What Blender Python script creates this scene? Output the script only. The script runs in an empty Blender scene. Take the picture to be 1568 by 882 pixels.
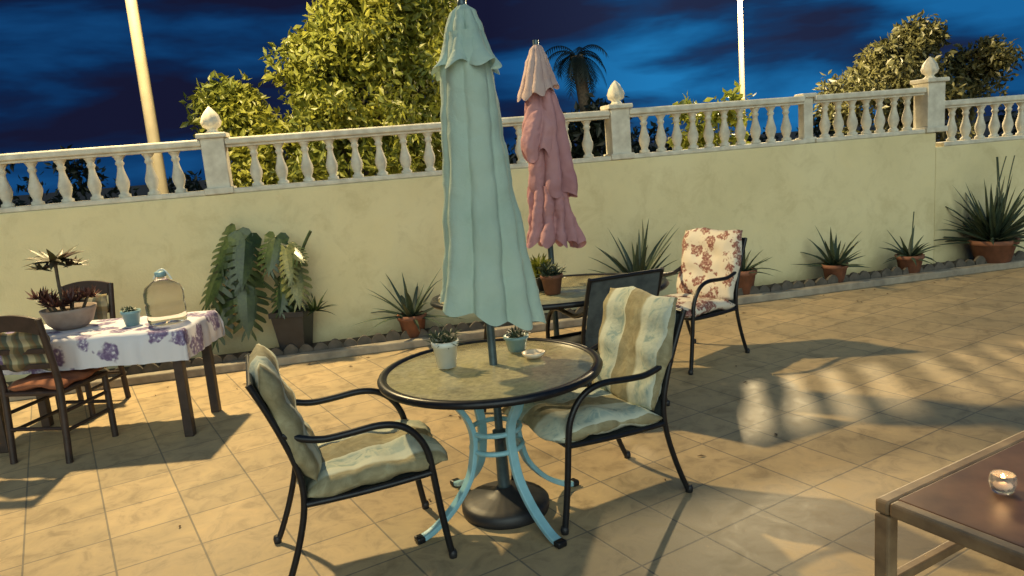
import bpy, math, random
import numpy as np
from mathutils import Vector, Matrix
random.seed(4); rng=np.random.default_rng(4)
S=bpy.context.scene
COL=S.collection
# ---------------------------------------------------------------- materials
def newmat(name):
    m=bpy.data.materials.new(name); m.use_nodes=True
    nt=m.node_tree; b=nt.nodes['Principled BSDF']; return m,nt,b
def N(nt,t,**k):
    n=nt.nodes.new(t)
    for a,v in k.items(): setattr(n,a,v)
    return n
def c4(c): return (c[0],c[1],c[2],1)
def ramp(nt,fac,stops,interp='LINEAR'):
    r=N(nt,'ShaderNodeValToRGB'); r.color_ramp.interpolation=interp
    e=r.color_ramp.elements
    while len(e)<len(stops): e.new(.5)
    for i,(p,c) in enumerate(stops): e[i].position=p; e[i].color=c4(c)
    nt.links.new(fac,r.inputs[0]); return r.outputs[0]
def noise(nt,vec,scale,detail=4,rough=.55,dist=0):
    n=N(nt,'ShaderNodeTexNoise'); n.inputs['Scale'].default_value=scale
    n.inputs['Detail'].default_value=detail; n.inputs['Roughness'].default_value=rough
    n.inputs['Distortion'].default_value=dist
    nt.links.new(vec,n.inputs['Vector']); return n.outputs['Fac']
def mix(nt,f,a,b,mode='MIX'):
    m=N(nt,'ShaderNodeMix',data_type='RGBA',blend_type=mode)
    if isinstance(f,(int,float)): m.inputs[0].default_value=f
    else: nt.links.new(f,m.inputs[0])
    for i,v in ((6,a),(7,b)):
        if isinstance(v,tuple): m.inputs[i].default_value=c4(v)
        else: nt.links.new(v,m.inputs[i])
    return m.outputs[2]
def objc(nt): return N(nt,'ShaderNodeTexCoord').outputs['Object']
def bump(nt,b,h,s=.3,d=.01):
    n=N(nt,'ShaderNodeBump'); n.inputs['Strength'].default_value=s; n.inputs['Distance'].default_value=d
    nt.links.new(h,n.inputs['Height']); nt.links.new(n.outputs[0],b.inputs['Normal'])
def simple(name,c1,c2=None,scale=20,rough=.6,metal=0,bs=.15,bd=.004,trans=0):
    m,nt,b=newmat(name); v=objc(nt)
    if c2 is None: c2=tuple(x*.7 for x in c1)
    n=noise(nt,v,scale,5)
    nt.links.new(ramp(nt,n,[(.3,c2),(.7,c1)]),b.inputs['Base Color'])
    b.inputs['Roughness'].default_value=rough; b.inputs['Metallic'].default_value=metal
    if bs: bump(nt,b,n,bs,bd)
    if trans: b.inputs['Transmission Weight'].default_value=trans
    return m
def mat_tiles():
    m,nt,b=newmat('terrace_tile'); v=objc(nt)
    mp=N(nt,'ShaderNodeMapping'); mp.inputs['Rotation'].default_value=(0,0,math.radians(-31)); nt.links.new(v,mp.inputs[0])
    br=N(nt,'ShaderNodeTexBrick'); br.offset=0; br.squash=1
    for k,val in (('Scale',1),('Mortar Size',.0050),('Mortar Smooth',.3),('Bias',0),('Brick Width',.36),('Row Height',.36)): br.inputs[k].default_value=val
    br.inputs['Color1'].default_value=c4((.53,.40,.235)); br.inputs['Color2'].default_value=c4((.43,.335,.205)); br.inputs['Mortar'].default_value=c4((.23,.195,.145))
    nt.links.new(mp.outputs[0],br.inputs['Vector'])
    n1=noise(nt,mp.outputs[0],7,8,.68,.8); n2=noise(nt,v,1.1,3)
    c=mix(nt,.95,br.outputs[0],ramp(nt,n1,[(.3,(.60,.58,.55)),(.5,(1,.98,.95)),(.72,(1.2,1.17,1.08))]),'MULTIPLY')
    c=mix(nt,.8,c,ramp(nt,n2,[(.3,(.72,.75,.76)),(.65,(1.05,1.03,1))]),'MULTIPLY')
    nt.links.new(c,b.inputs['Base Color'])
    nt.links.new(ramp(nt,n1,[(.3,(.50,)*3),(.7,(.68,)*3)]),b.inputs['Roughness'])
    b.inputs['Specular IOR Level'].default_value=.35
    mh=N(nt,'ShaderNodeMath',operation='MULTIPLY_ADD'); nt.links.new(br.outputs['Fac'],mh.inputs[0]); mh.inputs[1].default_value=-1
    ms=N(nt,'ShaderNodeMath',operation='MULTIPLY'); nt.links.new(n1,ms.inputs[0]); ms.inputs[1].default_value=.6
    nt.links.new(ms.outputs[0],mh.inputs[2]); bump(nt,b,mh.outputs[0],.35,.004)
    return m
def mat_stucco():
    m,nt,b=newmat('wall_stucco'); v=objc(nt)
    n=noise(nt,v,1.2,6,.6); f=noise(nt,v,60,4)
    c=ramp(nt,n,[(.25,(.66,.57,.32)),(.5,(.74,.64,.37)),(.75,(.77,.68,.41))])
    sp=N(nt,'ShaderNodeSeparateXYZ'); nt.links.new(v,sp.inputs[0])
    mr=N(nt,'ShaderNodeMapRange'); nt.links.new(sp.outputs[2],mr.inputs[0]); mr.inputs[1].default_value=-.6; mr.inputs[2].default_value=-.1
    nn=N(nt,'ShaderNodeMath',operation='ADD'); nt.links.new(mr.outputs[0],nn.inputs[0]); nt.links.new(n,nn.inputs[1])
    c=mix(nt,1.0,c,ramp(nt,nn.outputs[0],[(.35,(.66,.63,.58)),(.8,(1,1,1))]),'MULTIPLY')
    n3=noise(nt,v,3.5,6,.7,.5)
    c=mix(nt,.6,c,ramp(nt,n3,[(.32,(.80,.77,.70)),(.5,(1,1,1)),(.7,(1.05,1.04,1.0))]),'MULTIPLY')
    nt.links.new(c,b.inputs['Base Color']); b.inputs['Roughness'].default_value=.9
    bump(nt,b,f,.5,.006); return m
def mat_leaf(name,c1,c2,scale=3,rough=.45,tr=.35):
    m,nt,b=newmat(name); v=objc(nt); n=noise(nt,v,scale,3); n2=noise(nt,v,scale*9,2)
    c=ramp(nt,n,[(.3,c2),(.7,c1)])
    c=mix(nt,.8,c,ramp(nt,n2,[(.3,(.55,.6,.6)),(.7,(1.25,1.2,1))]),'MULTIPLY')
    nt.links.new(c,b.inputs['Base Color']); b.inputs['Roughness'].default_value=rough
    t=N(nt,'ShaderNodeBsdfTranslucent'); nt.links.new(c,t.inputs[0])
    x=N(nt,'ShaderNodeMixShader'); x.inputs[0].default_value=tr
    nt.links.new(b.outputs[0],x.inputs[1]); nt.links.new(t.outputs[0],x.inputs[2])
    nt.links.new(x.outputs[0],nt.nodes['Material Output'].inputs[0]); return m
def mat_cushion():
    m,nt,b=newmat('striped_cushion_fabric'); v=objc(nt)
    sp=N(nt,'ShaderNodeSeparateXYZ'); nt.links.new(v,sp.inputs[0])
    a=N(nt,'ShaderNodeMath',operation='MULTIPLY_ADD'); nt.links.new(sp.outputs[1],a.inputs[0]); a.inputs[1].default_value=3.3; a.inputs[2].default_value=10.12
    w=noise(nt,v,7,2); a2=N(nt,'ShaderNodeMath',operation='MULTIPLY_ADD'); nt.links.new(w,a2.inputs[0]); a2.inputs[1].default_value=.10; nt.links.new(a.outputs[0],a2.inputs[2])
    fr=N(nt,'ShaderNodeMath',operation='FRACT'); nt.links.new(a2.outputs[0],fr.inputs[0])
    leaf=noise(nt,v,11,3,.55,1.6)
    lc=ramp(nt,leaf,[(.38,(.26,.34,.31)),(.46,(.42,.47,.39)),(.54,(.48,.51,.41)),(.64,(.34,.41,.36))])
    br=noise(nt,v,12,4,.6,1)
    bc=ramp(nt,br,[(.35,(.22,.19,.105)),(.55,(.30,.265,.155)),(.7,(.38,.35,.22))])
    sc=ramp(nt,fr.outputs[0],[(0,(0,0,0)),(.44,(0,0,0)),(.50,(1,1,1)),(1,(1,1,1))])
    c=mix(nt,sc,bc,(.54,.56,.45))
    msk=ramp(nt,fr.outputs[0],[(0,(0,0,0)),(.62,(0,0,0)),(.67,(1,1,1)),(.93,(1,1,1)),(.99,(0,0,0))])
    c=mix(nt,msk,c,lc)
    nt.links.new(c,b.inputs['Base Color']); b.inputs['Roughness'].default_value=.85
    bump(nt,b,noise(nt,v,9,4),.6,.02); return m
def mat_print(name,base,spot,spot2,scale,thr=.3):
    m,nt,b=newmat(name); v=objc(nt)
    vo=N(nt,'ShaderNodeTexVoronoi'); vo.inputs['Scale'].default_value=scale
    nd=N(nt,'ShaderNodeTexNoise'); nd.inputs['Scale'].default_value=scale*2.5; nt.links.new(v,nd.inputs['Vector'])
    mm=N(nt,'ShaderNodeMix',data_type='RGBA',blend_type='LINEAR_LIGHT'); mm.inputs[0].default_value=.06; nt.links.new(v,mm.inputs[6]); nt.links.new(nd.outputs['Color'],mm.inputs[7])
    nt.links.new(mm.outputs[2],vo.inputs['Vector'])
    n=noise(nt,v,scale*7,3)
    sc=ramp(nt,n,[(.42,spot),(.58,spot2),(.66,base)])
    msk=ramp(nt,vo.outputs['Distance'],[(thr,(1,1,1)),(thr+.08,(0,0,0))])
    nt.links.new(mix(nt,msk,base,sc),b.inputs['Base Color']); b.inputs['Roughness'].default_value=.75
    bump(nt,b,noise(nt,v,8,3),.3,.015); return m
def mat_plaid():
    m,nt,b=newmat('plaid_fabric'); v=objc(nt); sp=N(nt,'ShaderNodeSeparateXYZ'); nt.links.new(v,sp.inputs[0])
    outs=[]
    for i,f in ((1,9),(0,9)):
        q=N(nt,'ShaderNodeMath',operation='MULTIPLY'); nt.links.new(sp.outputs[i],q.inputs[0]); q.inputs[1].default_value=f
        r=N(nt,'ShaderNodeMath',operation='FRACT'); nt.links.new(q.outputs[0],r.inputs[0]); outs.append(r.outputs[0])
    a=ramp(nt,outs[0],[(0,(.16,.11,.06)),(.35,(.2,.2,.12)),(.4,(.4,.36,.22)),(.7,(.42,.38,.25)),(.75,(.1,.12,.09))])
    c=ramp(nt,outs[1],[(0,(.5,.45,.4)),(.3,(.6,.5,.4)),(.4,(1,1,1)),(.8,(.5,.5,.55))])
    nt.links.new(mix(nt,1,a,c,'MULTIPLY'),b.inputs['Base Color']); b.inputs['Roughness'].default_value=.9; return m
def mat_canvas(name,c,c2):
    m,nt,b=newmat(name); v=objc(nt); n=noise(nt,v,3,5,.6,.3); w=noise(nt,v,180,2)
    nt.links.new(ramp(nt,n,[(.3,c2),(.65,c)]),b.inputs['Base Color']); b.inputs['Roughness'].default_value=.85
    ad=N(nt,'ShaderNodeMath',operation='MULTIPLY_ADD'); nt.links.new(w,ad.inputs[0]); ad.inputs[1].default_value=.1; nt.links.new(noise(nt,v,11,5,.6,.4),ad.inputs[2])
    bump(nt,b,ad.outputs[0],.5,.02)
    t=N(nt,'ShaderNodeBsdfTranslucent'); t.inputs[0].default_value=c4(c)
    x=N(nt,'ShaderNodeMixShader'); x.inputs[0].default_value=.15
    nt.links.new(b.outputs[0],x.inputs[1]); nt.links.new(t.outputs[0],x.inputs[2]); nt.links.new(x.outputs[0],nt.nodes['Material Output'].inputs[0]); return m
def mat_emit(name,c,s):
    m,nt,b=newmat(name); b.inputs['Emission Color'].default_value=c4(c); b.inputs['Emission Strength'].default_value=s; b.inputs['Base Color'].default_value=c4(c); return m
M={}
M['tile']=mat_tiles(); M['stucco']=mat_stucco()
M['cream']=simple('balustrade_cream',(.72,.68,.56),(.48,.44,.35),9,.75,0,.3,.006)
M['black']=simple('black_metal',(.02,.022,.026),(.012,.012,.015),30,.35,.4,.05)
M['blue']=simple('blue_paint',(.31,.58,.68),(.22,.46,.55),12,.4,0,.08)
M['pole']=simple('grey_pole',(.10,.15,.17),(.06,.09,.11),20,.4,.5,.05)
M['canvas']=mat_canvas('teal_canvas',(.49,.62,.54),(.38,.52,.46))
M['pink']=mat_canvas('pink_canvas',(.54,.29,.31),(.40,.19,.22))
M['pinkpale']=mat_canvas('faded_pink_canvas',(.60,.46,.42),(.48,.34,.33))
M['cushion']=mat_cushion()
M['floral']=mat_print('floral_fabric',(.66,.59,.48),(.20,.07,.06),(.36,.2,.15),9,.42)
M['cloth']=mat_print('tablecloth_print',(.62,.62,.68),(.13,.09,.2),(.26,.22,.36),5.5,.36)
M['plaid']=mat_plaid()
M['terra']=simple('terracotta',(.25,.105,.06),(.15,.065,.04),14,.8,0,.2)
M['blackpot']=simple('black_plastic',(.025,.026,.03),(.015,.015,.018),14,.5,0,.05)
M['whitepot']=simple('white_glaze',(.72,.76,.72),(.62,.66,.62),10,.35,0,.03)
M['bluepot']=simple('blue_glaze',(.27,.43,.46),(.18,.33,.38),14,.35,0,.1)
M['stonebowl']=simple('stone_bowl',(.34,.27,.23),(.24,.18,.15),14,.7,0,.2)
M['wood']=simple('dark_chair_wood',(.050,.03,.025),(.026,.017,.014),15,.5,0,.1)
M['tablewood']=simple('aged_table_wood',(.36,.25,.14),(.17,.11,.065),9,.5,0,.25)
M['tabletopwood']=simple('red_brown_tabletop',(.21,.11,.06),(.10,.05,.03),6,.4,0,.15)
M['soil']=simple('soil',(.10,.07,.045),(.05,.035,.025),25,.95,0,.6,.02)
M['earth']=simple('outside_earth',(.10,.075,.05),(.05,.04,.03),2,.95,0,.3,.05)
M['curb']=simple('grey_curb',(.36,.32,.25),(.20,.175,.14),8,.85,0,.4)
M['scallop']=simple('dark_edging',(.13,.11,.09),(.06,.055,.045),12,.85,0,.3)
M['bark']=simple('bark',(.13,.10,.07),(.05,.04,.03),12,.9,0,.6,.03)
M['seat_red']=simple('rust_cushion',(.30,.11,.05),(.2,.07,.035),12,.9)
M['mesh']=simple('dark_sling',(.085,.105,.11),(.035,.047,.055),14,.75)
M['treeleaf']=mat_leaf('tree_foliage',(.30,.30,.045),(.12,.155,.03),1.5)
M['treeleaf2']=mat_leaf('dull_tree_foliage',(.12,.115,.045),(.06,.065,.03),1.5)
M['bushleaf']=mat_leaf('bush_foliage',(.28,.30,.045),(.16,.19,.03),2)
M['darkleaf']=mat_leaf('dark_foliage',(.02,.03,.018),(.01,.014,.01),1)
M['aloe']=mat_leaf('aloe_leaf',(.065,.095,.06),(.035,.055,.04),6,.45,.08)
M['monstera']=mat_leaf('monstera_leaf',(.055,.085,.028),(.018,.036,.014),5,.33,.06)
M['yellowleaf']=mat_leaf('yellowing_leaf',(.30,.29,.11),(.10,.13,.045),6,.35,.15)
M['aeonium']=mat_leaf('aeonium_leaf',(.07,.09,.045),(.07,.03,.025),9,.45,.1)
M['redsucc']=mat_leaf('red_succulent',(.12,.04,.035),(.05,.025,.02),9,.45,.1)
M['postpaint']=simple('lamp_post_paint',(.40,.34,.22),(.32,.27,.17),6,.6,0,.05)
M['lamp']=mat_emit('lamp_glass',(1,.8,.45),25)
M['flame']=mat_emit('candle_flame',(1,.55,.2),14)
M['wax']=simple('wax',(.8,.7,.55),(.7,.55,.4),10,.4)
M['dryleaf']=simple('dry_leaf',(.16,.10,.05),(.07,.05,.03),30,.8)
def mat_glass(name,col,rough,bs,trans=1,scale=50,ior=1.3):
    m,nt,b=newmat(name); b.inputs['Base Color'].default_value=c4(col); b.inputs['Transmission Weight'].default_value=trans
    b.inputs['Roughness'].default_value=rough; b.inputs['IOR'].default_value=ior
    if bs: bump(nt,b,noise(nt,objc(nt),scale,3),bs,.004)
    return m
M['jug']=mat_glass('jug_plastic',(.93,.86,.78),.05,.1,.96,10,1.12)
M['glass']=mat_glass('candle_glass',(.95,.95,.95),.1,.1,.9)
def mat_tabletop():
    m,nt,b=newmat('rain_glass_tabletop'); v=objc(nt); n=noise(nt,v,38,4,.6,.4); n2=noise(nt,v,5,4)
    c=mix(nt,.6,ramp(nt,n2,[(.3,(.32,.29,.17)),(.7,(.47,.42,.25))]),ramp(nt,n,[(.35,(.6,.6,.6)),(.65,(1.2,1.2,1.1))]),'MULTIPLY')
    nt.links.new(c,b.inputs['Base Color']); b.inputs['Roughness'].default_value=.22; b.inputs['Coat Weight'].default_value=.4
    bump(nt,b,n,.5,.003); return m
M['tabletop']=mat_tabletop()
# ---------------------------------------------------------------- geometry helpers
def empty(name,loc=(0,0,0),rz=0):
    e=bpy.data.objects.new(name,None); e.location=loc; e.rotation_euler=(0,0,rz); e.empty_display_size=.1; COL.objects.link(e); return e
def link(o,parent=None,loc=None,rot=None):
    COL.objects.link(o)
    if parent: o.parent=parent
    if loc is not None: o.location=loc
    if rot is not None: o.rotation_euler=rot
    return o
def mesh(name,V,F,mat,parent=None,loc=None,rot=None,smooth=False):
    me=bpy.data.meshes.new(name); me.from_pydata([tuple(v) for v in V],[],F)
    if mat: me.materials.append(mat)
    if smooth: me.polygons.foreach_set('use_smooth',[True]*len(me.polygons))
    me.update(); return link(bpy.data.objects.new(name,me),parent,loc,rot)
def box(name,d,loc,mat,parent=None,rot=None,bev=.006):
    x,y,z=[k/2 for k in d]
    V=[(sx*x,sy*y,sz*z) for sx in(-1,1) for sy in(-1,1) for sz in(-1,1)]
    F=[(0,1,3,2),(4,6,7,5),(0,4,5,1),(2,3,7,6),(0,2,6,4),(1,5,7,3)]
    o=mesh(name,V,F,mat,parent,loc,rot)
    if bev:
        b=o.modifiers.new('b','BEVEL'); b.width=bev; b.segments=2
    return o
def lathe(name,prof,mat,parent=None,loc=None,seg=24,rot=None,mod=None,smooth=True,caps=True):
    V=[];F=[]
    for i,(r,z) in enumerate(prof):
        for j in range(seg):
            t=2*math.pi*j/seg; rr,zz,ox,oy=(r,z,0,0) if mod is None else mod(r,z,t,i)
            V.append((rr*math.cos(t)+ox,rr*math.sin(t)+oy,zz))
    n=len(prof)
    for i in range(n-1):
        for j in range(seg):
            k=(j+1)%seg; F.append((i*seg+j,i*seg+k,(i+1)*seg+k,(i+1)*seg+j))
    if caps:
        F.append(tuple(range(seg-1,-1,-1))); F.append(tuple((n-1)*seg+j for j in range(seg)))
    return mesh(name,V,F,mat,parent,loc,rot,smooth)
def tube(name,pts,r,mat,parent=None,radii=None,smooth=True,flat=None):
    cu=bpy.data.curves.new(name,'CURVE'); cu.dimensions='3D'; cu.bevel_depth=r; cu.bevel_resolution=3; cu.use_fill_caps=True; cu.resolution_u=8
    if smooth and len(pts)>2:
        sp=cu.splines.new('NURBS'); sp.points.add(len(pts)-1); sp.order_u=3; sp.use_endpoint_u=True
    else:
        sp=cu.splines.new('POLY'); sp.points.add(len(pts)-1)
    for i,p in enumerate(pts):
        sp.points[i].co=(p[0],p[1],p[2],1); sp.points[i].radius=1 if radii is None else radii[i]
    cu.materials.append(mat); return link(bpy.data.objects.new(name,cu),parent)
def displace(o,scale,strength,name='crumple'):
    t=bpy.data.textures.new(name,'CLOUDS'); t.noise_scale=scale; t.noise_depth=2
    d=o.modifiers.new('d','DISPLACE'); d.texture=t; d.strength=strength; d.mid_level=.5; d.texture_coords='LOCAL'
def cushion(name,lx,ly,t,mat,parent,loc,rot=None,seed=0,bendx=0):
    n=26;V=[];F=[]
    rs=random.Random(seed); ph=[rs.uniform(0,6) for _ in range(4)]
    for s in (1,-1):
        for i in range(n+1):
            for j in range(n+1):
                u=2*i/n-1; v=2*j/n-1
                e=max(0,(1-abs(u)**5)*(1-abs(v)**5))**.45
                w=.78+.12*math.cos(u*math.pi*3)+.07*math.sin(5*v+ph[0]+3*u)+.06*math.sin(9*u+4*v+ph[1])
                if abs(u)==1 or abs(v)==1: z=0
                else: z=s*t/2*e*w
                z+=bendx*(u*u)+.006*math.sin(4*v+ph[3]+2*u)
                V.append((u*lx/2*(1-.03*abs(v)**3)+.010*math.sin(5*v+ph[2]),v*ly/2*(1-.03*abs(u)**3)+.008*math.sin(5*u+ph[3]),z))
    m=(n+1)*(n+1)
    for s in (0,1):
        for i in range(n):
            for j in range(n):
                a=s*m+i*(n+1)+j; q=(a,a+1,a+n+2,a+n+1); F.append(q[::-1] if s==0 else q)
    o=mesh(name,V,F,mat,parent,loc,rot,True)
    w=o.modifiers.new('w','WELD'); w.merge_threshold=.0005
    displace(o,.10,.028)
    return o
# ---------------------------------------------------------------- camera
H=1.68;p=math.radians(10.2);a=math.radians(4.7)
f=Vector((0,math.cos(p),-math.sin(p)));u0=Vector((0,math.sin(p),math.cos(p)));r0=Vector((1,0,0))
r=math.cos(a)*r0-math.sin(a)*u0; u=math.sin(a)*r0+math.cos(a)*u0
cam=bpy.data.cameras.new('camera'); co=bpy.data.objects.new('camera',cam); COL.objects.link(co)
mw=Matrix.Identity(4)
for i in range(3): mw[i][0]=r[i]; mw[i][1]=u[i]; mw[i][2]=-f[i]
mw.translation=(0,0,H); co.matrix_world=mw
cam.sensor_width=36; cam.lens=1150/1568*36; cam.clip_end=2000; S.camera=co
# ---------------------------------------------------------------- world
w=bpy.data.worlds.new('World'); S.world=w; w.use_nodes=True; nt=w.node_tree
bg=nt.nodes['Background']; tc=N(nt,'ShaderNodeTexCoord')
mp=N(nt,'ShaderNodeMapping'); mp.inputs['Scale'].default_value=(1.0,1.0,4.0); mp.inputs['Location'].default_value=(5.3,2.4,.2); mp.inputs['Rotation'].default_value=(0,math.radians(-5),0)
nt.links.new(tc.outputs['Generated'],mp.inputs[0])
n1=noise(nt,mp.outputs[0],3.4,5,.5,.2)
c=ramp(nt,n1,[(.40,(.014,.020,.055)),(.47,(.008,.036,.11)),(.53,(.007,.078,.22)),(.64,(.012,.15,.38))])
sp=N(nt,'ShaderNodeSeparateXYZ'); nt.links.new(tc.outputs['Generated'],sp.inputs[0])
c=mix(nt,1,c,ramp(nt,sp.outputs[0],[(0,(.55,.45,.55)),(.2,(1.2,1.25,1.2)),(.5,(.8,.85,.9))]),'MULTIPLY')
nt.links.new(c,bg.inputs[0]); bg.inputs[1].default_value=1.0
# ---------------------------------------------------------------- lights
def sunlight(d,strength,col,ang):
    l=bpy.data.lights.new('twilight_sun','SUN'); l.energy=strength; l.color=col; l.angle=math.radians(ang)
    o=bpy.data.objects.new('twilight_sun',l); COL.objects.link(o); o.rotation_euler=Vector(d).to_track_quat('-Z','Y').to_euler()
sunlight((-.1,1,-.36),1.62,(.87,1.0,.85),60)
def streetlamp(base,h,rad,head,power,col=(1,.76,.38)):
    e=empty('street_lamp',(base[0],base[1],0)); hx,hy=head[0]-base[0],head[1]-base[1]
    tube('post',[(0,0,-.3),(0,0,h)],rad,M['postpaint'],e,radii=[1.15,.85])
    tube('arm',[(0,0,h),(hx*.4,hy*.4,h+.25),(hx,hy,h+.2)],rad*.6,M['postpaint'],e)
    lathe('lamp_head',[(.06,.16),(.16,.12),(.22,.06),(.24,0)],M['postpaint'],e,(hx,hy,h+.12),20)
    lathe('lamp_lens',[(.03,.03),(.16,.02),(.17,0),(.1,-.04)],M['lamp'],e,(hx,hy,h+.09),20)
    l=bpy.data.lights.new('lamp_bulb','POINT'); l.energy=power; l.color=col; l.shadow_soft_size=.09
    o=bpy.data.objects.new('lamp_bulb',l); link(o,e,(hx,hy,h-.08))
streetlamp((-3.67,8.2),5.2,.062,(-3.5,7.1),2150)
streetlamp((4.27,13.4),4.30,.048,(4.2,12.95),2900,(1,.78,.43))
# ---------------------------------------------------------------- ground
mesh('ground',[(-400,-60,-.35),(400,-60,-.35),(400,700,-.35),(-400,700,-.35)],[(0,1,2,3)],M['earth'])
k=.21
mesh('terrace_floor',[(-12,-5,0),(14,-5,0),(14,7.45+k*14,0),(-12,7.45-k*12,0)],[(0,1,2,3)],M['tile'])
ANG=math.atan(k)
V=[];F=[]; rl=random.Random(31)
for i in range(46):
    if i<30: sx=rl.uniform(-3,5); x_,y_=sx,6.78+k*sx-abs(rl.gauss(0,.22))
    else: x_,y_=rl.uniform(-2.5,3),rl.uniform(2.2,5.5)
    an=rl.uniform(0,6.28); s_=rl.uniform(.010,.026); ca,sa=math.cos(an)*s_,math.sin(an)*s_; b0=len(V)
    V+=[(x_-ca,y_-sa,.004),(x_+sa*.4,y_-ca*.4,.009),(x_+ca,y_+sa,.006),(x_-sa*.4,y_+ca*.4,.011)]; F.append((b0,b0+1,b0+2,b0+3))
mesh('fallen_leaves',V,F,M['dryleaf'])
# wall
W=empty('garden_wall',(0,7.35,0),ANG)
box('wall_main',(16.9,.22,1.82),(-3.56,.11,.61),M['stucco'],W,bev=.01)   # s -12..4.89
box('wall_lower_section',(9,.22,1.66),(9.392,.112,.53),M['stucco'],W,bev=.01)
B=empty('balustrade',(0,7.35,1.52),ANG)
bal=[(.052,0),(.052,.03),(.036,.04),(.034,.055),(.046,.085),(.056,.125),(.054,.155),(.040,.20),(.028,.25),(.025,.28),(.036,.295),(.036,.31),(.027,.322),(.040,.35),(.050,.362),(.050,.385)]
bm=None
def baluster(s,z0):
    global bm
    if bm is None:
        o=lathe('baluster',bal,M['cream'],B,(s,.11,z0),14); bm=o.data
    else: link(bpy.data.objects.new('baluster',bm),B,(s+random.uniform(-.004,.004),.11,z0),(random.uniform(-.02,.02),random.uniform(-.02,.02),random.random()*3))
def section(s0,s1,n,z0,name):
    L=s1-s0
    box('bottom_rail',(L-.004,.21,.045),((s0+s1)/2,.11,z0+.0235),M['cream'],B,bev=.01)
    box('top_rail',(L-.004,.19,.06),((s0+s1)/2,.11,z0+.465),M['cream'],B,bev=.014)
    box('under_rail',(L-.006,.13,.024),((s0+s1)/2,.11,z0+.424),M['cream'],B,bev=.004)
    for i in range(n): baluster(s0+L*(i+1)/(n+1),z0+.04)
def post(s,z0,h=.62,w=.2,fin=True):
    box('post_shaft',(w,w,h+.0),(s,.11,z0+h/2+.003),M['cream'],B,bev=.008)
    box('post_base',(w+.05,w+.05,.06),(s,.11,z0+.033),M['cream'],B,bev=.01)
    box('post_cap',(w+.06,w+.06,.045),(s,.11,z0+h+.022),M['cream'],B,bev=.012)
    if fin:
        lathe('finial',[(.07,0),(.045,.02),(.04,.035),(.075,.06),(.085,.10),(.07,.15),(.045,.19),(.02,.22),(.005,.235)],M['cream'],B,(s,.11,z0+h+.045),32,mod=lambda r,z,t,i:(r*(1+.09*math.cos(8*t+i*1.2)),z,0,0))
post(-2.60,0,.50); post(1.24,0,.50); post(4.89,0,.54,.22)
post(3.36,0,.475,.11,False); post(-8.2,0,.5)
section(-8.1,-2.7,22,0,'a'); section(-2.5,1.14,15,0,'b'); section(1.34,3.305,10,0,'c'); section(3.415,4.78,7,0,'d'); section(5.0,9.5,23,-.16,'e')
# curb + scalloped edging + soil
C=empty('planter_edging',(0,6.90,0),ANG)
V=[];F=[];L0,L1=-9,9.5
box('curb_step',(L1-L0,.10,.075),((L0+L1)/2,0,.0375),M['curb'],C,bev=.012)
n=int((L1-L0)/.13)
for i in range(n):
    s=L0+i*.13; b0=len(V); hh=.135+random.uniform(-.014,.014); pr=[(0,0),(.126,0),(.126,hh-.03),(.11,hh-.01),(.085,hh+.012),(.063,hh+.018),(.04,hh+.012),(.016,hh-.01),(0,hh-.03)]
    m=len(pr); tl=random.uniform(-.01,.01)
    for yy in (.055,.085):
        for q in pr: V.append((s+q[0],yy+random.uniform(-.003,.003)+tl*q[1]*8,q[1]))
    F.append(tuple(b0+j for j in range(m))); F.append(tuple(b0+m+j for j in range(m-1,-1,-1)))
    for j in range(m): F.append((b0+j,b0+m+j,b0+m+(j+1)%m,b0+(j+1)%m))
mesh('scalloped_border',V,F,M['scallop'],C)
mesh('planter_soil',[(L0,6.99-6.90,.06),(L1,.09,.06),(L1,.452,.06),(L0,.452,.06)],[(0,1,2,3)],M['soil'],C)
# ---------------------------------------------------------------- trees
def foliage(name,blobs,leaf,mat,parent,aspect=.45,per=60,spread=.22):
    P=[]
    for (c,rad,ncl) in blobs:
        for _ in range(ncl):
            d=rng.normal(size=3); d/=np.linalg.norm(d); q=rng.uniform(.35,1.0)**.5
            cc=np.array(c)+d*np.array(rad)*q*rng.uniform(.85,1.1)
            m=int(per*rng.uniform(.6,1.3)); sp=spread*rng.uniform(.6,1.3)
            g=rng.normal(size=(m,3)); g*=np.minimum(1,1.9/np.maximum(.01,np.linalg.norm(g,axis=1)))[:,None]
            P.append(cc+g*sp*np.array([1,1,.75]))
    P=np.concatenate(P); n=len(P)
    d=rng.normal(size=(n,3)); d[:,2]-=.35; d/=np.linalg.norm(d,axis=1)[:,None]
    e=np.cross(d,rng.normal(size=(n,3))); e/=np.linalg.norm(e,axis=1)[:,None]
    nn=np.cross(d,e); l=(leaf*rng.uniform(.6,1.3,n))[:,None]
    V=np.stack([P,P+d*l*.5+e*l*aspect*.5+nn*l*.08,P+d*l,P+d*l*.5-e*l*aspect*.5+nn*l*.08],1).reshape(-1,3)
    F=np.arange(4*n).reshape(n,4).tolist()
    return mesh(name,V.tolist(),F,mat,parent)
T=empty('tree',(-1.9,10,0))
foliage('crown',[((.38,0,2.75),(1.0,1.1,1.1),110),((.68,0,3.40),(.75,.9,.65),46),((-.33,.0,2.85),(.46,.7,.50),26),((-1.48,0,2.45),(.30,.5,.34),24),((-1.1,0,1.85),(.55,.6,.50),26),((.3,-.1,1.7),(1.0,.9,.7),45)],.125,M['treeleaf'],T,per=130,spread=.14)
tube('trunk',[(0,0,-.4),(.05,0,.8),(0,.05,1.8),(.2,0,2.8)],.13,M['bark'],T,radii=[1.3,1,.8,.3])
for q in [(-1.4,0,2.3),(1.0,.3,2.8),(-.3,-.4,3.0),(.7,-.3,3.3)]:
    tube('limb',[(0,0,1.0),(q[0]*.5,q[1]*.5,q[2]*.7),q],.06,M['bark'],T,radii=[1,.7,.3])
T=empty('tree',(7.6,14,0))
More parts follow.
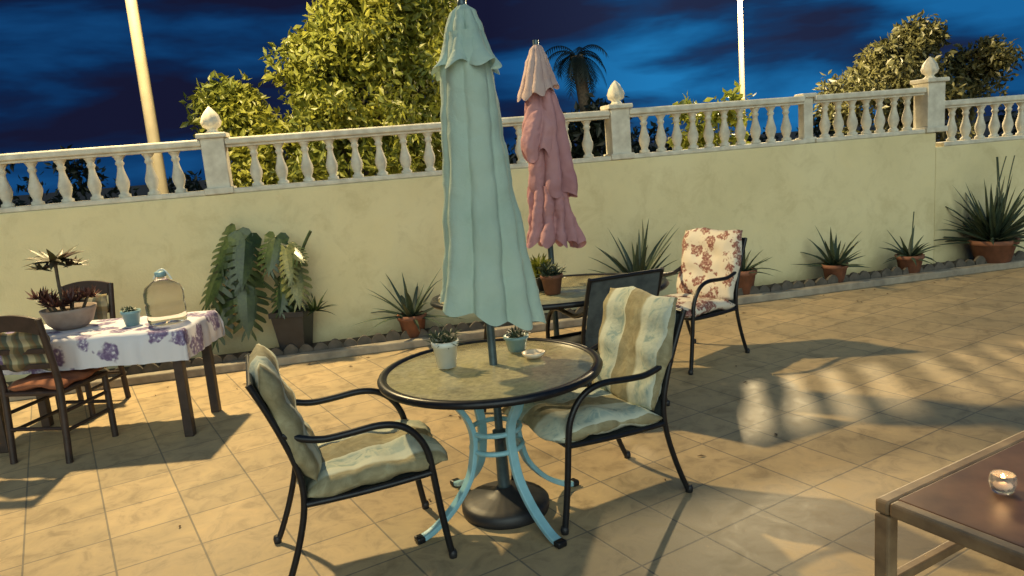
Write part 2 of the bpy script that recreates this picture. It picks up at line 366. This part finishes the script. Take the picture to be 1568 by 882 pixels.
foliage('crown',[((-1.05,0,2.15),(.65,.7,.45),28),((-.35,0,2.6),(.6,.7,.5),32),((.05,0,3.1),(.36,.4,.42),18),((1.2,0,2.6),(.5,.5,.30),20),((.4,0,2.1),(.95,.7,.45),34),((-.3,0,1.5),(1.4,.8,.5),20)],.13,M['treeleaf2'],T,per=110,spread=.13)
tube('trunk',[(0,0,-.4),(.05,0,1),(0,.05,2),(.1,0,2.8)],.13,M['bark'],T,radii=[1.3,1,.8,.3])
for q in [(-1.1,0,2.4),(1.2,0,2.7),(0,0,3.2)]:
    tube('limb',[(0,0,1.2),(q[0]*.5,q[1]*.5,q[2]*.75),q],.05,M['bark'],T,radii=[1,.7,.3])
T=empty('garden_bush',(2.55,9.6,0))
foliage('leaves',[((-.18,0,1.86),(.15,.3,.34),11),((.32,0,1.90),(.15,.3,.34),11),((.1,0,1.35),(.5,.3,.4),12)],.14,M['bushleaf'],T,per=34,spread=.09)
tube('stem',[(0,0,-.4),(.05,0,1.2)],.03,M['bark'],T)
# distant palm
T=empty('palm_tree',(3.75,35,0))
tube('trunk',[(.45,0,-.5),(.35,0,3),(0,0,5.7)],.28,M['bark'],T,radii=[1.1,.9,1.1])
V=[];F=[]
for i in range(20):
    az=2.399*i; el=random.uniform(-.65,1.05); L=random.uniform(1.5,2.2)
    prev=Vector((0,0,5.7)); d=Vector((math.cos(az)*math.cos(el),math.sin(az)*math.cos(el),math.sin(el)))
    for sgm in range(10):
        nx=prev+d*L/10; side=d.cross(Vector((0,0,1))).normalized(); ww=.42*math.sin(math.pi*(sgm+1)/11)+.04
        for sg in(-1,1):
            for q in range(2):
                b0=len(V); o=prev.lerp(nx,q*.5); V+= [o,o+d*.08,o+side*sg*ww+d*.16+Vector((0,0,-.2))]; F.append((b0,b0+1,b0+2))
        prev=nx; d=(d+Vector((0,0,-.24))).normalized()
mesh('fronds',V,F,M['darkleaf'],T)
T=empty('distant_trees',(0,0,0))
bl=[]
for i in range(26):
    x=-48+i*4+random.uniform(-1,1)
    hgt=random.uniform(.6,1.6)+(1.6 if x<-22 else 0)
    bl.append(((x,48+random.uniform(-4,4),.3+hgt*.6),(2.6,1.5,hgt),7))
bl+=[((3.4,34,2.2),(1.2,.8,1.1),10),((4.9,34,2.2),(1.0,.8,1.0),10)]
foliage('foliage_mass',bl,.5,M['darkleaf'],T,per=50,spread=.5)
# ---------------------------------------------------------------- plants
def blades(V,F,base,n,L,wd,el0,el1,curve,rs,steps=6):
    for i in range(n):
        az=i*2.399+rs.uniform(-.3,.3); q=i/max(1,n-1); el=el0+(el1-el0)*q+rs.uniform(-.12,.12)
        l=L*rs.uniform(.65,1.15); d=Vector((math.cos(az)*math.cos(el),math.sin(az)*math.cos(el),math.sin(el)))
        side=Vector((-math.sin(az),math.cos(az),0)); pnt=Vector(base)+Vector((math.cos(az),math.sin(az),0))*.02
        cv=curve*rs.uniform(.3,1.7)
        b0=len(V)
        for s in range(steps+1):
            t=s/steps; ww=wd*(1-t)**.8*(1 if t>0 else .8)+.001
            up=side.cross(d).normalized()
            V.append(pnt-side*ww/2+up*ww*.18); V.append(pnt-up*ww*.15); V.append(pnt+side*ww/2+up*ww*.18)
            pnt=pnt+d*l/steps; d=(d+Vector((0,0,-cv/steps))+side*rs.uniform(-.06,.06)).normalized()
        for s in range(steps):
            a0=b0+s*3
            F.append((a0,a0+1,a0+4,a0+3)); F.append((a0+1,a0+2,a0+5,a0+4)); 
def potmesh(name,r,h,mat,parent,loc,rim=True,r0=.7):
    lathe(name,[(r*r0,0),(r*.93,h*.8),(r*1.02 if rim else r*.95,h*.81),(r*1.04,h),(r*.92,h),(r*.88,h*.88)],mat,parent,loc,22)
    lathe(name+'_soil',[(r*.9,h*.86),(r*.3,h*.9)],M['soil'],parent,loc,16)
def aloe(name,x,y,pr,ph,n,L,wd,el0=.15,el1=1.35,curve=.5,seed=0,z=.06,stalks=0,potmat='terra'):
    e=empty(name,(x,y,z)); rs=random.Random(seed)
    potmesh('pot',pr,ph,M[potmat],e,(0,0,0))
    V=[];F=[]; blades(V,F,(0,0,ph*.85),n,L,wd,el0,el1,curve,rs); mesh('leaves',V,F,M['aloe'],e,smooth=True)
    for i in range(stalks):
        xx=rs.uniform(-.08,.08); tx=rs.uniform(-.10,.16)
        tube('flower_stalk',[(xx,0,ph),(xx+tx*.3,0,ph+L*.8),(xx+tx,0,ph+L*1.35)],.006,M['aloe'],e)
    return e
aloe('aloe_plant',-.95,6.85,.135,.22,30,.50,.055,.0,1.3,.6,1)
aloe('aloe_plant',1.25,7.32,.16,.25,34,.64,.08,.15,1.45,.45,2)
aloe('aloe_plant',2.35,7.55,.15,.26,24,.38,.05,.1,1.3,.6,3)
aloe('aloe_plant',3.40,7.76,.13,.20,34,.42,.065,.1,1.3,.5,4)
aloe('aloe_plant',4.28,7.93,.14,.20,26,.34,.06,.0,1.2,.6,5,stalks=1)
aloe('aloe_plant',5.32,8.15,.24,.26,100,.66,.08,.1,1.45,.4,6,stalks=4)
# monstera
def monleaf(V,F,base,tip,nrm,wd,rs,lobes=7):
    base=Vector(base);tip=Vector(tip);ax=tip-base;L=ax.length;ax.normalize();nrm=Vector(nrm);side=ax.cross(nrm).normalized();nrm=side.cross(ax).normalized()
    def P(t,s): return base+ax*L*t+side*s-nrm*(.14*L*t*t+1.1*s*s/wd*.35)
    def wid(t): return wd*(math.sin(math.pi*min(1,max(0,t)*.78+.22))**.6)
    for sg in(-1,1):
        b0=len(V); V+=[P(0,0),P(-.14,sg*wd*.25),P(-.16,sg*wd*.55),P(-.06,sg*wd*.85),P(.08,sg*wd*.8),P(.12,0)]; F.append(tuple(range(b0,b0+6)))
        n_=10; b0=len(V)
        for i in range(n_+1):
            t=i/n_; V.append(P(t*.98,0)); V.append(P(t*.9+.06,sg*wid(t)*.46))
        for i in range(n_): F.append((b0+2*i,b0+2*i+1,b0+2*i+3,b0+2*i+2))
        for i in range(lobes):
            ti=(i+.5)/lobes; t0=i/lobes*.9+.02; t1=(i+1)/lobes*.9+.02
            we=wid(ti)*rs.uniform(.9,1.12)
            fw=.02+.20*ti
            rings=[(.38,.3,0),(.55,.5,.012),(.82,.8,.016),(.96,.98,.026)]
            b0=len(V)
            for (ws,fs,gp) in rings:
                V.append(P(t0+fw*fs+gp,sg*we*ws)); V.append(P(t1+fw*fs-gp,sg*we*ws))
            V.append(P((t0+t1)/2+fw*1.1,sg*we*1.04))
            for q in range(3): F.append((b0+2*q,b0+2*q+1,b0+2*q+3,b0+2*q+2))
            F.append((b0+6,b0+7,b0+8))
    b0=len(V); V+=[P(.88,wd*.15),P(.88,-wd*.15),P(1.08,0)]; F.append((b0,b0+1,b0+2))
Mn=empty('monstera_plant',(-2.0,6.68,.06)); rs=random.Random(3)
lathe('square_pot',[(.15,0),(.205,.34),(.225,.345),(.225,.39),(.2,.39),(.19,.35)],M['blackpot'],Mn,(0,0,0),4,rot=(0,0,math.radians(40)),smooth=False)
lathe('pot_soil',[(.19,.34),(.05,.36)],M['soil'],Mn,(0,0,0),4,rot=(0,0,math.radians(40)))
V=[];F=[]
Lf=[((-.38,-.05,1.14),(-.54,-.22,.84),.17,(-.2,-1,.5)),
    ((-.29,-.1,1.07),(-.30,-.30,.68),.17,(.5,-1,.3)),
    ((-.50,-.1,.90),(-.70,-.28,.52),.17,(-.5,-1,.3)),
    ((-.32,-.15,.72),(-.30,-.34,.26),.18,(.35,-1,.2)),
    ((-.54,-.05,.58),(-.68,-.25,.18),.15,(-.1,-1,.3))]
Lf2=[((-.04,-.05,1.06),(-.09,-.25,.78),.13,(.1,-1,.5)),((.03,0,.96),(.20,-.2,.86),.10,(.1,-1,.6)),((-.03,0,.66),(-.06,-.2,.40),.11,(0,-1,.3))]
for b,t,wd,nr in Lf+Lf2: monleaf(V,F,b,t,nr,wd,rs)
mesh('leaves',V,F,M['monstera'],Mn)
V=[];F=[]
for b,t,wd in [((.08,0,.84),(.13,-.2,.46),.13),((.05,-.1,.95),(.10,-.25,.68),.09)]: monleaf(V,F,b,t,(.3,-1,.3),wd,rs,7)
mesh('yellowing_leaves',V,F,M['yellowleaf'],Mn)
for b,t,wd,nr in Lf+Lf2: tube('leaf_stem',[(0,0,.36),(b[0]*.3,0,.36+b[2]*.35),b],.011,M['monstera'],Mn)
tube('bare_stem',[(.02,0,.36),(.06,0,.8),(.26,0,1.08)],.014,M['monstera'],Mn)
V=[];F=[]; blades(V,F,(.2,.0,.36),22,.2,.035,.0,1.2,.6,rs,4); mesh('small_leaves',V,F,M['monstera'],Mn,smooth=True)
# ---------------------------------------------------------------- closed parasols
def ringmesh(name,rings,mat,parent,seg=144,thick=0):
    V=[];F=[]
    for fn in rings:
        for j in range(seg):
            V.append(fn(2*math.pi*j/seg))
    for i in range(len(rings)-1):
        for j in range(seg):
            kk=(j+1)%seg; F.append((i*seg+j,(i+1)*seg+j,(i+1)*seg+kk,i*seg+kk))
    return mesh(name,V,F,mat,parent,smooth=True)
def canvas(name,prof,mat,parent,amp,nf,twist,hem,off=(0,0),seed=0,crum=.02,slant=0,pw=.6):
    rs=random.Random(seed); ph=[rs.uniform(0,6.28) for _ in range(8)]
    rings=[]; n=50; z0=prof[0][1]; z1=prof[-1][1]
    for i in range(n+1):
        t=i/n; z=z0+(z1-z0)*t
        for q in range(len(prof)-1):
            if prof[q][1]>=z>=prof[q+1][1]-1e-9:
                s=(prof[q][1]-z)/(prof[q][1]-prof[q+1][1]); s=s*s*(3-2*s)*.5+s*.5; rr=prof[q][0]+(prof[q+1][0]-prof[q][0])*s
        def fn(th,t=t,z=z,rr=rr):
            x=nf*th/2+twist*t+ph[0]+.6*math.sin(th+ph[6])+.3*math.sin(2*th+ph[3])
            fold=(abs(math.sin(x))**pw*2-1.1)*amp*(.35+.65*t)*(1+.35*math.sin(th+ph[5]))
            rr2=rr*(1+fold+.09*math.sin(th*2+ph[1]+t*2)+.06*math.sin(3*th+ph[2]-2.5*t)+.03*math.sin(11*th+ph[4]+5*t)*t)
            zz=z+t**5*(hem*(math.sin(th+ph[5])*.6+.5*math.sin(nf*th+ph[1]))+slant*math.cos(th))
            return (rr2*math.cos(th)+off[0]*t,rr2*math.sin(th)+off[1]*t,zz)
        rings.append(fn)
    o=ringmesh(name,rings,mat,parent)
    displace(o,.10,crum); return o
U=empty('closed_parasol',(-.115,3.37,0))
canvas('canvas',[(.085,2.20),(.115,2.08),(.125,1.9),(.14,1.6),(.162,1.3),(.185,1.08),(.20,.98)],M['canvas'],U,.17,8,1.3,.03,(.02,0),5,.022,-.06)
canvas('cap',[(.012,2.32),(.05,2.285),(.075,2.21),(.10,2.12),(.140,2.04)],M['canvas'],U,.22,8,.2,.03,(.0,0),9,.014)
lathe('top_knob',[(.012,2.30),(.02,2.31),(.018,2.335),(.006,2.35)],M['pole'],U,(0,0,0),12)
tube('pole',[(0,0,.1),(0,0,2.3)],.019,M['pole'],U)
U=empty('parasol_base',(-.115,3.37,0))
lathe('weighted_base',[(.205,0),(.21,.02),(.21,.045),(.195,.06),(.16,.07),(.10,.085),(.05,.10),(.035,.12)],M['blackpot'],U,(0,0,0),96,mod=lambda r,z,t,i:(r*(1+(.006*math.cos(24*t) if 2<i<6 else 0)),z,0,0))
lathe('sleeve',[(.034,.11),(.03,.13),(.027,.36),(.033,.365),(.033,.40),(.02,.405)],M['pole'],U,(0,0,0),16)
tube('tightening_knob',[(0,-.03,.37),(0,-.07,.37)],.012,M['blackpot'],U)
U=empty('closed_parasol',(.29,5.2,0))
canvas('canvas_upper',[(.07,2.15),(.09,2.02),(.115,1.88),(.12,1.7),(.13,1.55),(.14,1.44),(.13,1.36)],M['pink'],U,.26,6,1.6,.04,(.04,0),7,.03,-.02,.7)
canvas('canvas_skirt',[(.12,1.44),(.135,1.36),(.14,1.26),(.155,1.16),(.175,1.08),(.18,1.03)],M['pink'],U,.22,10,1.9,.05,(.03,0),12,.035,-.04,.7)
canvas('cap',[(.01,2.38),(.045,2.34),(.075,2.25),(.105,2.15),(.13,2.06)],M['pinkpale'],U,.22,8,.4,.04,(-.01,0),3,.02,.02)
canvas('middle_tier',[(.05,2.0),(.10,1.92),(.125,1.82),(.13,1.72),(.12,1.66)],M['pink'],U,.25,6,1.4,.09,(-.02,-.02),21,.03,.06,.7)
tube('pole',[(0,0,0),(0,0,2.4)],.02,M['pole'],U)
lathe('weighted_base',[(.2,0),(.21,.03),(.18,.07),(.05,.11),(.03,.3)],M['blackpot'],U,(0,0,0),32)
# ---------------------------------------------------------------- round glass table
Tb=empty('round_patio_table',(-.13,3.33,0))
lathe('glass_top',[(.0,.722),(.47,.722),(.478,.72),(.478,.71),(.0,.71)],M['tabletop'],Tb,(0,0,0),96,caps=False)
lathe('rim',[(.472,.70),(.495,.695),(.51,.70),(.515,.715),(.508,.728),(.49,.732),(.474,.727),(.472,.70)],M['black'],Tb,(0,0,0),96,caps=False)
for r_,z_ in ((.115,.43),(.12,.345)):
    tube('ring',[(r_*math.cos(t*math.pi/12),r_*math.sin(t*math.pi/12),z_) for t in range(25)],.012,M['blue'],Tb,smooth=False)
for ad in (210,305,33,125):
    t=math.radians(ad); P=[(.25,.70),(.22,.62),(.15,.52),(.12,.43),(.125,.34),(.16,.22),(.25,.11),(.36,.035),(.43,.015)]
    V=[];F=[]
    Q=[]
    for i in range(len(P)-1):
        for s in range(4):
            a0=P[max(0,i-1)];a1=P[i];a2=P[i+1];a3=P[min(len(P)-1,i+2)];q=s/4
            Q.append(tuple(.5*((2*a1[c])+(-a0[c]+a2[c])*q+(2*a0[c]-5*a1[c]+4*a2[c]-a3[c])*q*q+(-a0[c]+3*a1[c]-3*a2[c]+a3[c])*q**3) for c in (0,1)))
    Q.append(P[-1])
    for i,(rr,z) in enumerate(Q):
        i2=min(len(Q)-1,i+1);i1=max(0,i-1);dr=Q[i2][0]-Q[i1][0];dz=Q[i2][1]-Q[i1][1];l=math.hypot(dr,dz);nr,nz=-dz/l*.012,dr/l*.012
        for sw,sn in ((-.022,-1),(.022,-1),(.022,1),(-.022,1)):
            R=rr+nr*sn; V.append((R*math.cos(t)-sw*math.sin(t),R*math.sin(t)+sw*math.cos(t),z+nz*sn))
    for i in range(len(Q)-1):
        for j in range(4): F.append((i*4+j,i*4+(j+1)%4,i*4+4+(j+1)%4,i*4+4+j))
    F.append((0,1,2,3)); F.append(tuple(len(V)-4+j for j in range(4)))
    o=mesh('leg',V,F,M['blue'],Tb); b=o.modifiers.new('b','BEVEL'); b.width=.005; b.segments=2
    box('foot_cap',(.04,.05,.03),(.43*math.cos(t),.43*math.sin(t),.016),M['black'],Tb,(0,0,t),.008)
for i in range(4):
    t=math.radians(45+90*i); tube('support_bar',[(.05*math.cos(t),.05*math.sin(t),.697),(.48*math.cos(t),.48*math.sin(t),.697)],.011,M['black'],Tb)
# things on it
def smallplant(name,x,y,z,r_,h,pm,n,L,wd,mat,seed):
    e=empty(name,(x,y,z)); potmesh('pot',r_,h,M[pm],e,(0,0,0)); V=[];F=[]; rs=random.Random(seed)
    blades(V,F,(0,0,h*.85),n,L,wd,.1,1.4,.8,rs,4)
    for q in range(7):
        blades(V,F,(rs.uniform(-.6,.6)*r_,rs.uniform(-.6,.6)*r_,h*.9+rs.uniform(0,L*.6)),n//3,L*.6,wd,.0,1.3,.6,rs,3)
    mesh('leaves',V,F,M[mat],e,smooth=True); return e
smallplant('potted_succulent',-.33,3.37,.73,.062,.125,'whitepot',30,.075,.014,'aloe',1)
smallplant('potted_succulent',.0,3.56,.73,.060,.075,'bluepot',26,.045,.012,'aloe',2)
lathe('ashtray',[(.04,0),(.052,.014),(.055,.022),(.047,.022),(.04,.010),(.0,.008)],M['wax'],None,(.075,3.42,.73),24)
# ---------------------------------------------------------------- patio chairs
def chair(name,x,y,hd,fab,seed=0,sling=False,bsc=1.0):
    e=empty(name,(x,y,0),math.radians(hd))
    mt=M['black']; R=.0135
    for s in(-1,1):
        yy=.255*s
        tube('back_leg_and_upright',[(-.37,yy,.005),(-.35,yy,.04),(-.28,yy,.22),(-.235,yy,.40),(-.25,yy,.55),(-.33,yy,.78),(-.385,yy,.90)],R,mt,e)
        tube('front_leg_and_arm',[(.33,yy,.005),(.32,yy,.06),(.295,yy,.25),(.28,yy,.42),(.265,yy,.52),(.20,yy,.615),(.10,yy,.65),(-.05,yy,.635),(-.18,yy,.63),(-.29,yy,.68)],R*1.1,mt,e)
        tube('seat_side',[(.285,yy,.40),(.0,yy,.375),(-.235,yy,.38)],R,mt,e)
        for q,zz in ((-.37,0),(.33,0)): lathe('foot',[(.017,0),(.019,.02),(.015,.035)],M['blackpot'],e,(q,yy,zz),10)
    for q in ((.285,.40),(-.235,.385),(-.38,.89)): tube('cross_bar',[(q[0],-.255,q[1]),(q[0],.255,q[1])],R*.9,mt,e)
    tube('cross_bar',[(-.24,-.25,.5),(-.24,.25,.5)],R*.7,mt,e)
    V=[(.28,-.245,.395),(.28,.245,.395),(0,.245,.372),(0,-.245,.372),(-.23,.245,.385),(-.23,-.245,.385),(-.25,.245,.5),(-.25,-.245,.5),(-.38,.245,.885),(-.38,-.245,.885)]
    mesh('sling',V,[(0,1,2,3),(3,2,4,5),(5,4,6,7),(7,6,8,9)],M['mesh'],e)
    if not sling:
        cushion('seat_cushion',.61,.53,.12,fab,e,(.055,0,.440),(0,math.radians(-4),0),seed,-.02)
        cushion('back_cushion',.55,.55,.12,fab,e,(-.268,0,.70),(0,math.radians(-107.5),0),seed+1,-.015)
    return e
chair('patio_chair',-.74,3.10,19,M['cushion'],1)
chair('patio_chair',.33,3.46,206,M['cushion'],5)
chair('patio_chair',1.34,5.62,218,M['floral'],9)
chair('patio_chair',.56,4.86,112,M['cushion'],12,True)
# ---------------------------------------------------------------- oval table behind
O=empty('oval_patio_table',(.26,5.12,0),math.radians(4))
def ov(r,z,t,i): return (r*.82/math.sqrt((math.cos(t))**2+(1.55*math.sin(t))**2)/.5,z,0,0)
lathe('glass_top',[(.0,.722),(.478,.722),(.478,.71),(.0,.71)],M['tabletop'],O,(0,0,0),96,mod=ov,caps=False)
lathe('rim',[(.474,.70),(.5,.695),(.508,.71),(.5,.732),(.474,.727),(.474,.70)],M['black'],O,(0,0,0),96,mod=ov,caps=False)
for sx in(-1,1):
    for sy in(-1,1): tube('leg',[(.42*sx,.22*sy,.70),(.44*sx,.24*sy,.4),(.54*sx,.33*sy,.01)],.018,M['black'],O)
    tube('brace',[(.44*sx,-.24,.38),(.44*sx,.24,.38)],.014,M['black'],O)
smallplant('potted_plant',.27,4.95,.73,.075,.13,'terra',30,.10,.022,'aloe',5)
e=smallplant('potted_plant',.20,5.10,.73,.05,.10,'blackpot',40,.16,.03,'bushleaf',6)
# ---------------------------------------------------------------- left dining table
D=empty('dining_table',(-2.83,5.02,0),math.radians(1))
for sx in(-1,1):
    for sy in(-1,1): box('leg',(.06,.06,.70),(.61*sx,.24*sy,.35),M['wood'],D)
box('apron',(1.2,.02,.09),(0,-.25,.655),M['wood'],D); box('apron',(1.2,.02,.09),(0,.25,.655),M['wood'],D)
box('top',(1.36,.60,.03),(0,0,.718),M['wood'],D)
V=[];F=[];nx,ny=70,40; X0,X1,Y0,Y1=.69,.69,.31,.31; dr=.20
for i in range(nx+1):
    for j in range(ny+1):
        uu=(2*i/nx-1)*(X0+dr); vv=(2*j/ny-1)*(Y0+dr)
        ox=max(0,abs(uu)-X0); oy=max(0,abs(vv)-Y0)
        x_=max(-X0,min(X0,uu)); y_=max(-Y0,min(Y0,vv)); d_=max(ox,oy)
        wv=.014*math.sin(uu*23+1)+.010*math.sin(uu*41) if oy>ox else .012*math.sin(vv*25)
        k2=min(1,d_/.1)
        if oy>0: y_+=math.copysign(k2*(abs(wv)+.004)+.004,vv)
        if ox>0: x_+=math.copysign(k2*(abs(wv)+.004)+.004,uu)
        V.append((x_,y_,.738-d_+(.002*math.sin(uu*9)*math.sin(vv*11))))
for i in range(nx):
    for j in range(ny):
        q=i*(ny+1)+j; F.append((q,q+ny+1,q+ny+2,q+1))
mesh('tablecloth',V,F,M['cloth'],D,smooth=True)
J=empty('water_jug',(-2.33,4.98,.742))
lathe('bottle',[(.10,0),(.122,.012),(.125,.05),(.118,.06),(.125,.07),(.125,.13),(.117,.14),(.125,.15),(.125,.21),(.11,.25),(.06,.285),(.032,.30),(.03,.32)],M['jug'],J,(0,0,0),32)
lathe('cap',[(.036,.315),(.037,.345),(.03,.35)],M['bluepot'],J,(0,0,0),16)
tube('handle',[(-.05,0,.30),(-.02,0,.36),(.04,0,.365),(.07,0,.29)],.006,M['whitepot'],J)
smallplant('potted_succulent',-2.58,5.0,.742,.062,.10,'bluepot',24,.04,.02,'aloe',8)
Bw=empty('succulent_bowl',(-3.05,5.1,.742))
lathe('bowl',[(.10,0),(.14,.04),(.17,.12),(.175,.14),(.16,.14),(.15,.11)],M['stonebowl'],Bw,(0,0,0),28)
lathe('bowl_soil',[(.155,.115),(.03,.125)],M['soil'],Bw,(0,0,0),20)
V=[];F=[];rs=random.Random(8)
for q in [(-.10,-.04,.2),(.08,-.07,.19),(-.02,.08,.2),(-.13,.03,.16),(.12,.04,.2),(.0,-.09,.17),(-.18,0,.22),(.16,-.02,.21)]:
    blades(V,F,q,22,.085,.036,-.1,1.3,-.4,rs,3)
    tube('stem',[(q[0]*.6,q[1]*.6,.1),q],.008,M['bark'],Bw)
mesh('red_rosettes',V,F,M['redsucc'],Bw,smooth=True)
V=[];F=[]
tube('aeonium_trunk',[(-.03,0,.1),(-.04,0,.3),(-.03,0,.47)],.011,M['bark'],Bw)
blades(V,F,(-.03,0,.47),26,.20,.06,-.25,.7,.35,rs,4)
for q in ((-.13,0,.42),(.06,.02,.43)): blades(V,F,q,12,.10,.04,-.2,.9,.2,rs,3)
mesh('aeonium_rosette',V,F,M['aeonium'],Bw,smooth=True)
# ---------------------------------------------------------------- wooden chairs
def wchair(x,y,hd):
    e=empty('wooden_chair',(x,y,0),math.radians(hd)); m=M['wood']
    for s in(-1,1):
        tube('back_post',[(-.24,.2*s,0),(-.20,.2*s,.45),(-.21,.2*s,.6),(-.27,.2*s,.93)],.021,m,e)
        tube('front_leg',[(.2,.19*s,0),(.2,.19*s,.44)],.021,m,e,smooth=False)
        tube('side_stretcher',[(-.22,.2*s,.2),(.2,.19*s,.2)],.012,m,e)
        tube('side_stretcher',[(-.21,.2*s,.32),(.2,.19*s,.32)],.012,m,e)
    for q,z in ((-.205,.62),(-.225,.72)): box('back_slat',(.014,.38,.035),(q,0,z),m,e)
    V=[];F=[]
    for i in range(13):
        v=-1+i/6; zt=.93+.03*(1-v*v); 
        for xx in(-.012,.012): V+= [(-.265+xx,.2*v,zt-.10),(-.272+xx,.2*v,zt)]
    for i in range(12):
        a0=i*4; F+= [(a0,a0+1,a0+5,a0+4),(a0+2,a0+6,a0+7,a0+3),(a0+1,a0+3,a0+7,a0+5),(a0,a0+4,a0+6,a0+2)]
    F+=[(0,2,3,1),(48,49,51,50)]
    mesh('top_rail',V,F,m,e)
    box('seat',(.44,.42,.03),(.0,0,.445),m,e,bev=.01)
    tube('front_stretcher',[(.2,-.19,.25),(.2,.19,.25)],.012,m,e); tube('rear_stretcher',[(-.225,-.2,.22),(-.225,.2,.22)],.012,m,e)
    cushion('seat_cushion',.42,.42,.07,M['seat_red'],e,(0,0,.485),None,3)
    cushion('back_cushion',.26,.38,.07,M['plaid'],e,(-.20,0,.72),(0,math.radians(-100),0),4)
    return e
wchair(-3.0,4.74,80); wchair(-3.36,5.60,-95)
# ---------------------------------------------------------------- foreground wooden table
Wt=empty('wooden_coffee_table',(1.15,2.33,0),math.radians(29))
z=.45; A,Bd=1.1,.62
box('top_board',(A-.10,Bd-.10,.02),(A/2,-Bd/2,z-.012),M['tabletopwood'],Wt,bev=.004)
for yy in(-.025,-Bd+.025): box('top_rail',(A,.05,.05),(A/2,yy,z-.025),M['tablewood'],Wt,bev=.010)
for xx in(.025,A-.025): box('end_rail',(.05,Bd-.104,.05),(xx,-Bd/2,z-.025),M['tablewood'],Wt,bev=.010)
for xx in(.026,A-.026):
    for yy in(-.026,-Bd+.026): box('leg',(.054,.054,z-.052),(xx,yy,(z-.052)/2),M['tablewood'],Wt,bev=.008)
for yy in(-.026,-Bd+.026): box('stretcher',(A-.11,.035,.035),(A/2,yy,.14),M['tablewood'],Wt,bev=.006)
Cd=empty('tea_light_candle',(1.56,2.30,.45))
lathe('glass_cup',[(.026,0),(.034,.008),(.04,.035),(.036,.062),(.033,.062),(.036,.035),(.03,.012),(.0,.01)],M['glass'],Cd,(0,0,0),24,caps=False,mod=lambda r,z,t,i:(r*(1+.04*math.cos(10*t)),z,0,0))
lathe('wax',[(.028,.013),(.029,.033),(.0,.033)],M['wax'],Cd,(0,0,0),20,caps=False)
lathe('flame',[(.003,.034),(.007,.042),(.005,.055),(.001,.064)],M['flame'],Cd,(0,0,0),10)
l=bpy.data.lights.new('candle_glow','POINT'); l.energy=1.0; l.color=(1,.55,.22); l.shadow_soft_size=.01
link(bpy.data.objects.new('candle_glow',l),Cd,(0,0,.05))
S.view_settings.view_transform='Standard'; S.view_settings.look='None'; S.view_settings.exposure=0
